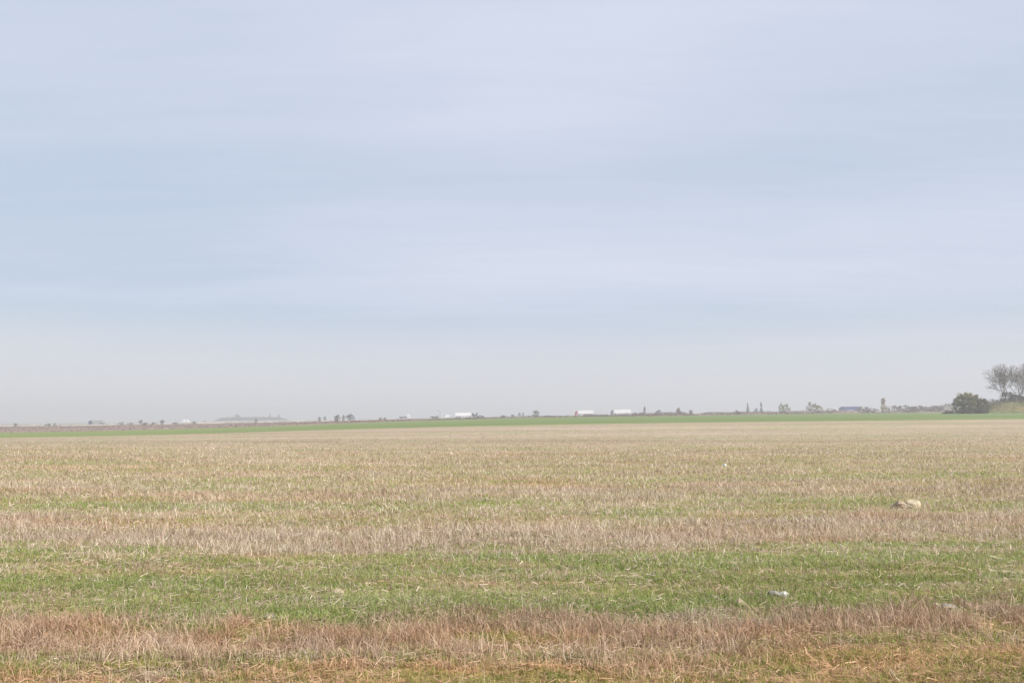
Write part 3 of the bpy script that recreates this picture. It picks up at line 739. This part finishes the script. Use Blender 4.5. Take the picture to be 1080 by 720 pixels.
# dark weed strip at the far margin of the green field
def weeds(name, label, x0, x1, y, n, hgtm, m, seed, size=.3, group=None, dy=3.0):
    rs = np.random.default_rng(seed); X = rs.uniform(x0, x1, n); Yv = y + rs.normal(0, dy, n); den = fbm(X / 14, X * 0 + seed, seed, 3)
    k = rs.random(n) < np.clip((den - .3) * 3.5, 0, 1); X, Yv, den = X[k], Yv[k], den[k]
    Z = hgt(X, Yv) + rs.random(len(X)) * hgtm * (.4 + 1.0 * den)
    P = np.stack([X, Yv, Z], 1)
    o = link(name, npmesh(name, leaf_cloud(rs, P, size), np.arange(4 * len(P)), np.full(len(P), 4), M[m], False, {'tint': ('FACE', np.clip(rs.normal(.45, .25, len(P)), 0, 1))}))
    return prop(o, label, cat='weeds', kind='stuff')
weeds('weed_strip', 'dark weeds along the far margin of the green field', -60, 330, 402, 9000, 1.0, 'cr_grey', 301, .22)
weeds('scrub_cover', 'reddish brown scrub covering the low strip left of the road', -480, 120, 520, 26000, .9, 'cr_purple', 302, .3, dy=75)
weeds('verge_weeds', 'brownish weeds along the road verge', -330, 480, 676, 9000, .8, 'cr_grey', 303, .25)

weeds('bank_grass', 'rough yellow and brown grass over the bank at the right', 196, 330, 341, 16000, .8, 'cr_tan', 304, .26, dy=9)
weeds('bank_brush', 'dark brush along the foot of the bank at the right', 190, 330, 329, 9000, 1.5, 'cr_olive', 305, .2, dy=3)
weeds('hedge_strip', 'low brown hedge growth along the road right of centre', 60, 420, 668, 14000, 1.9, 'cr_purple', 306, .34, dy=4)
# the distant wood on the knoll: one mass, plus the trees one can tell apart
def wood(name, label, pts, m, seed, size):
    rs = np.random.default_rng(seed); P = []
    for (x, y, h, wd) in pts:
        k = 110; a = rs.normal(size=(k, 3)); a /= np.linalg.norm(a, axis=1)[:, None]; rr = rs.random(k) ** .4
        z = hz1(x, y); q = a * rr[:, None] * np.array([wd / 2, wd / 2, h / 2]) + np.array([x, y, z + h * .52]); P.append(q)
    P = np.concatenate(P)
    o = link(name, npmesh(name, leaf_cloud(rs, P, size), np.arange(4 * len(P)), np.full(len(P), 4), M[m], False, {'tint': ('FACE', np.clip(rs.normal(.45, .25, len(P)), 0, 1))}))
    return prop(o, label, cat='wood', kind='stuff')
rs0 = np.random.default_rng(77)
pts = []
for i in range(150):
    u = i / 149; px = 229 + u * 79; d = 1800 + rs0.uniform(-25, 60)
    env = min(1, (px - 225) / 12, (311 - px) / 16); pts.append((at(px, d), d, max(1.5, env * rs0.uniform(6, 9.5)), rs0.uniform(6, 11)))
wood('distant_wood', 'long low wood on the horizon at the left', pts, 'cr_blue', 401, 1.0)
tree(251, 1790, 6.6, 5.5, 'cr_blue', 'rounded treetop at the left end of the distant wood', name='distant_tree', group='trees standing above the distant wood')
tree(286, 1790, 7.0, 2.4, 'cr_blue', 'narrow treetop standing above the middle of the distant wood', name='distant_tree', group='trees standing above the distant wood')
tree(295, 1790, 6.2, 4.0, 'cr_blue', 'smaller treetop near the right end of the distant wood', name='distant_tree', group='trees standing above the distant wood')
pts = []
for i in range(70):
    u = i / 69; px = 958 + u * 150; d = 985 + rs0.uniform(-20, 30); pts.append((at(px, d), d, rs0.uniform(2.5, 5.5) * (.5 + .7 * u), rs0.uniform(5, 10)))
wood('hillside_wood', 'low wood along the crest of the slope behind the olive bush', pts, 'cr_purple', 402, .6)

# ------------------------------------------------------------------ road furniture
M['galv'] = paint('galvanised_steel', (.66, .66, .66), .5, .2, metal=.35); M['rubber'] = paint('rubber', (.03, .03, .03), .8, .1)
def guardrail(px0, px1, y, label):
    x0, x1 = at(px0, y), at(px1, y); r = empty('guardrail', ((x0 + x1) / 2, y, 0)); ox = (x0 + x1) / 2
    n = int((x1 - x0) / 4); xs = np.linspace(x0, x1, n); zs = hgt(xs, xs * 0 + 690); V = []; F = []
    sec = [(0, .42), (-.05, .48), (-.05, .54), (0, .58), (-.05, .64), (-.05, .70), (0, .76), (.012, .76), (.012, .42)]; k = len(sec)
    for x, z in zip(xs, zs): V += [(x - ox, a, z + b) for a, b in sec]
    for i in range(n - 1): F += [(i * k + j, i * k + (j + 1) % k, (i + 1) * k + (j + 1) % k, (i + 1) * k + j) for j in range(k)]
    mb = MB(); mb.v = V; mb.f = F; mb.build('rail', M['galv'], r)
    posts = MB()
    for x, z in zip(xs[::1], zs[::1]): posts.box(x - ox - .05, x - ox + .05, .02, .14, z - .2, z + .70)
    p = posts.build('post_row', M['galv'], r); p['kind'] = 'stuff'
    return prop(r, label, 'guardrail', 'guardrails along the motorway')
guardrail(-120, 64, 689, 'pale steel guardrail at the far left end of the road')
guardrail(176, 326, 689, 'pale steel guardrail in front of the distant wood')
guardrail(688, 900, 689, 'steel guardrail on the right from the round bush to the blue lorry')
def lamp(px, d, H, label):
    x = at(px, d); r = empty('street_lamp', (x, d, hz1(x, d)))
    mb = MB(); mb.tube((0, 0, 0), (0, 0, H), .16, .10, 10); mb.build('pole', M['dkmetal'], r)
    mb = MB(); mb.tube((0, 0, H - .08), (-1.6, 0, H + .12), .08, .06, 8); mb.build('arm', M['dkmetal'], r)
    mb = MB(); mb.prism([(-3.0, H + .05), (-3.0, H + .2), (-2.7, H + .34), (-1.6, H + .28), (-1.5, H + .05)], -.22, .22); mb.build('lamp_head', M['dkmetal'], r)
    mb = MB(); mb.box(-.22, .22, -.22, .22, -.1, .35, .05); mb.build('base', M['dkmetal'], r)
    return prop(r, label, 'street lamp')
M['dkmetal'] = paint('dark_metal', (.12, .12, .13), .5, .2)
lamp(464.3, 684, 7.4, 'grey street lamp with its arm to the left beside the road')

# ------------------------------------------------------------------ vehicles
M['white'] = paint('white_paint', (.84, .84, .83), .4, .04); M['tarp'] = paint('white_tarpaulin', (.84, .83, .82), .6, .05)
M['red'] = paint('red_paint', (.42, .06, .06), .4, .15); M['dark'] = paint('dark_paint', (.10, .105, .13), .4, .2)
M['navy'] = paint('navy_paint', (.06, .07, .16), .4, .2); M['blue'] = paint('blue_tarpaulin', (.05, .065, .22), .55, .2)
M['slate'] = paint('grey_tarpaulin', (.36, .37, .38), .6, .3); M['glass'] = paint('dark_glass', (.03, .035, .04), .08, .0)
M['chassis'] = paint('chassis_grime', (.05, .05, .05), .8, .4); M['pink'] = paint('red_skirt', (.5, .22, .2), .6, .2)
M['lampglass'] = paint('lamp_glass', (.7, .7, .65), .15, 0); M['tail'] = paint('tail_lamp_red', (.4, .03, .02), .3, 0)
def wheel(parent, x, y, r, wd=.28):
    mb = MB(); mb.tube((x, y - wd / 2, r), (x, y + wd / 2, r), r, r, 18); wobj = mb.build('wheel', M['rubber'], parent)
    mb = MB(); mb.tube((x, y - wd / 2 - .012, r), (x, y + wd / 2 + .012, r), r * .52, r * .52, 12); mb.build('rim', M['galv'], wobj)
def put(r, px, y, face):
    x = at(px, y); g = (hz1(x + 8, 700) - hz1(x - 8, 700)) / 16
    r.location = (x, y, hz1(x, 700) + .05)
    # vehicle is built nose to +x; face -1 turns it round
    r.rotation_euler = (0, -math.atan(g) * face, 0 if face > 0 else math.pi)
def semi(px, y, face, cabm, boxm, label, skirt=None, L=13.6, top=4.0, gap=.9, name='articulated_lorry', band=None):
    r = empty(name, (0, 0, 0)); xc = L / 2
    mb = MB(); mb.box(-L / 2, L / 2, -1.27, 1.27, 1.22, top, .06); body = mb.build('trailer_body', boxm, r)
    mb = MB(); mb.box(-L / 2 + .1, L / 2 - .2, -.5, .5, .95, 1.2); mb.box(-L / 2, -L / 2 + .15, -1.2, 1.2, .5, .66); mb.build('chassis', M['chassis'], r)
    for s in (-1, 1): mb = MB(); mb.box(-1.6, 3.2, s * 1.24 - .02, s * 1.24 + .02, .55, 1.2); mb.build('side_skirt', skirt or M['slate'], r)
    for k, xk in enumerate((-5.4, -4.1, -2.8)):
        for s in (-1, 1): wheel(r, xk, s * 1.02, .5, .36)
    cx = L / 2 + gap
    mb = MB(); prof_ = [(cx - .1, .75), (cx - .1, top - .35), (cx + .5, top - .1), (cx + 1.25, top - .75), (cx + 1.75, 2.75), (cx + 2.05, 1.9), (cx + 2.05, .5), (cx + 1.9, .42), (cx + .3, .42)]
    mb.prism(prof_, -1.22, 1.22); cab = mb.build('cab', cabm, r)
    mb = MB(); mb.prism([(cx + 1.0, 1.95), (cx + 1.0, 2.7), (cx + 1.66, 2.7), (cx + 1.93, 1.95)], -1.235, 1.235); mb.build('side_window', M['glass'], cab)
    mb = MB(); mb.add([(cx + 1.775, -1.1, 2.72), (cx + 2.045, -1.1, 1.98), (cx + 2.045, 1.1, 1.98), (cx + 1.775, 1.1, 2.72), (cx + 1.745, -1.1, 2.72), (cx + 2.0, -1.1, 1.98), (cx + 2.0, 1.1, 1.98), (cx + 1.745, 1.1, 2.72)],
                      [(0, 1, 2, 3), (7, 6, 5, 4), (0, 4, 5, 1), (2, 6, 7, 3), (0, 3, 7, 4), (1, 5, 6, 2)]); mb.build('windscreen', M['glass'], cab)
    for s in (-1, 1):
        mb = MB(); mb.box(cx + 2.04, cx + 2.08, s * .95 - .16, s * .95 + .16, .7, .92); mb.build('headlight', M['lampglass'], cab)
        mb = MB(); mb.box(cx + 1.75, cx + 1.85, s * 1.4 - .12, s * 1.4 + .12, 2.0, 2.6); mb.build('mirror', M['chassis'], cab)
        mb = MB(); mb.box(-L / 2 - .03, -L / 2 + .02, s * .95 - .2, s * .95 + .2, .7, .85); mb.build('tail_light', M['tail'], r)
    mb = MB(); mb.box(cx - 2.6, cx + 1.8, -.45, .45, .6, .95); mb.build('tractor_frame', M['chassis'], r)
    for xk in (cx + 1.25, cx - 1.9):
        for s in (-1, 1): wheel(r, xk, s * 1.02, .52, .34)
    put(r, px, y, face)
    return prop(r, label, 'lorry', 'lorries on the road')
semi(105.5, 708, -1, M['navy'], M['slate'], 'grey lorry with a dark navy cab at the far left of the road', top=3.55, L=9.5)
semi(488.8, 695, 1, M['dark'], M['tarp'], 'white lorry with a dark cab heading right beside the street lamp', top=4.1)
semi(617.2, 708, -1, M['red'], M['tarp'], 'white lorry with a red cab heading left', M['pink'], top=4.15, gap=.55)
semi(656, 708, -1, M['dark'], M['white'], 'white lorry with a dark cab right of the red lorry, widest on the road', top=4.3, L=14.8)
semi(896, 696, -1, M['navy'], M['blue'], 'blue lorry on the rising road at the right', top=4.0, L=14.0)
def flatbed(px, y, face, label):
    r = empty('flatbed_lorry', (0, 0, 0))
    mb = MB(); mb.box(-4.4, 2.6, -1.25, 1.25, 1.0, 1.25, .03); mb.build('bed', M['chassis'], r)
    mb = MB()
    for k in range(5): mb.box(-4.2 + k * 1.3, -3.1 + k * 1.3, -1.1, 1.1, 1.253, 1.7 + .22 * (k % 2), .05)
    mb.build('load', M['dark'], r)
    mb = MB(); mb.prism([(2.8, .6), (2.8, 3.75), (3.5, 3.7), (4.1, 2.9), (4.75, 2.1), (4.85, 1.0), (4.85, .45), (3.0, .45)], -1.2, 1.2); cab = mb.build('cab', M['white'], r)
    mb = MB(); mb.prism([(3.4, 1.95), (3.4, 2.6), (4.05, 2.6), (4.55, 1.95)], -1.215, 1.215); mb.build('side_window', M['glass'], cab)
    for xk in (-3.2, -1.9, 3.9):
        for s in (-1, 1): wheel(r, xk, s * 1.02, .5, .34)
    mb = MB(); mb.box(-4.3, 4.2, -.4, .4, .65, .98); mb.build('chassis', M['chassis'], r)
    put(r, px, y, face); return prop(r, label, 'lorry', 'lorries on the road')
flatbed(427, 695, 1, 'low dark flatbed lorry with a white cab at its right end')
def van(px, y, face, m, label, L=5.6, H=2.5, cat='van'):
    r = empty('delivery_van', (0, 0, 0)); h = L / 2
    mb = MB(); mb.prism([(-h, .35), (-h, H - .1), (-h + .15, H), (h - 1.9, H), (h - 1.5, H - .12), (h - .75, 1.35), (h - .1, 1.05), (h, .8), (h, .35)], -.97, .97); body = mb.build('body', m, r)
    mb = MB(); mb.prism([(h - 2.1, 1.35), (h - 2.1, H - .4), (h - 1.45, H - .4), (h - .95, 1.35)], -.985, .985); mb.build('side_window', M['glass'], body)
    for xk in (-h + 1.0, h - .95):
        for s in (-1, 1): wheel(r, xk, s * .86, .35, .24)
    put(r, px, y, face); return prop(r, label, cat, 'vans and cars on the road')
def car(px, y, face, m, label, L=4.4, H=1.5):
    r = empty('small_car', (0, 0, 0)); h = L / 2
    mb = MB(); mb.prism([(-h, .3), (-h, .85), (-h + .1, .98), (h - 1.2, .92), (h - .1, .75), (h, .6), (h, .3)], -.88, .88); body = mb.build('body', m, r)
    mb = MB(); mb.prism([(-h + .15, .98), (-h + .6, H - .05), (-h + .9, H), (.35, H), (h - 1.3, .92)], -.74, .74); mb.build('cabin', M['glass'], body)
    mb = MB(); mb.prism([(-h + .62, H - .045), (-h + .9, H + .012), (.33, H + .012), (.5, H - .1)], -.70, .70); mb.build('roof', m, body)
    for xk in (-h + .85, h - .9):
        for s in (-1, 1): wheel(r, xk, s * .78, .32, .2)
    put(r, px, y, face); return prop(r, label, 'car', 'vans and cars on the road')
van(198, 695, 1, M['white'], 'white van left of the distant wood, larger of the two white vehicles there', 5.6, 2.6)
car(217.5, 708, -1, M['white'], 'tiny white car just left of the distant wood')
car(.3, 695, 1, M['white'], 'white car cut off by the left edge of the picture')
van(471, 708, -1, M['white'], 'white van between the street lamp and the first white lorry', 5.9, 2.7)
car(668.8, 709, -1, M['dark'], 'dark car following the widest white lorry')

# ------------------------------------------------------------------ a bird high at the left
mb = MB(); mb.prism([(-.16, 0), (-.05, .035), (.06, .03), (.13, .012), (.16, 0), (.05, -.035), (-.06, -.03)], -.03, .03)
M['feather'] = paint('feather', (.22, .22, .24), .8, .1)
br = empty('bird', (at(163, 110), 110, EYE + (HOR - 250.5) * 110 / FPX)); br.rotation_euler = (0, 0, .6); br.scale = (.6, .6, .6)
bb = mb.build('body', M['feather'], br)
for s in (-1, 1):
    mb = MB(); mb.add([(.05, s * .025, .02), (.07, s * .16, .06), (.0, s * .30, .03), (-.05, s * .15, .05), (-.05, s * .025, .015),
                       (.05, s * .025, .008), (.07, s * .16, .05), (.0, s * .30, .026), (-.05, s * .15, .042), (-.05, s * .025, .005)],
                      [(0, 1, 3, 4), (1, 2, 3), (9, 8, 6, 5), (8, 7, 6), (0, 5, 6, 1), (1, 6, 7, 2), (2, 7, 8, 3), (3, 8, 9, 4)]); mb.build('wing', M['feather'], br)
prop(br, 'small dark bird far off in the sky at the left', 'bird')

# ------------------------------------------------------------------ the haze in the air
mb = MB(); mb.box(-9100, 9100, -500, 9600, -26, 42)
def m_haze(name):
    m = bpy.data.materials.new(name); m.use_nodes = True; t = NT(m.node_tree); t.n.clear()
    o = t.node('ShaderNodeOutputMaterial'); v = t.node('ShaderNodeVolumePrincipled')
    v.inputs['Color'].default_value = (.75, .755, .80, 1); v.inputs['Density'].default_value = HAZE_DENSITY; v.inputs['Anisotropy'].default_value = .1
    t.link(v.outputs[0], o.inputs['Volume']); return m
hb = mb.build('haze', m_haze('haze_air')); prop(hb, kind='stuff')
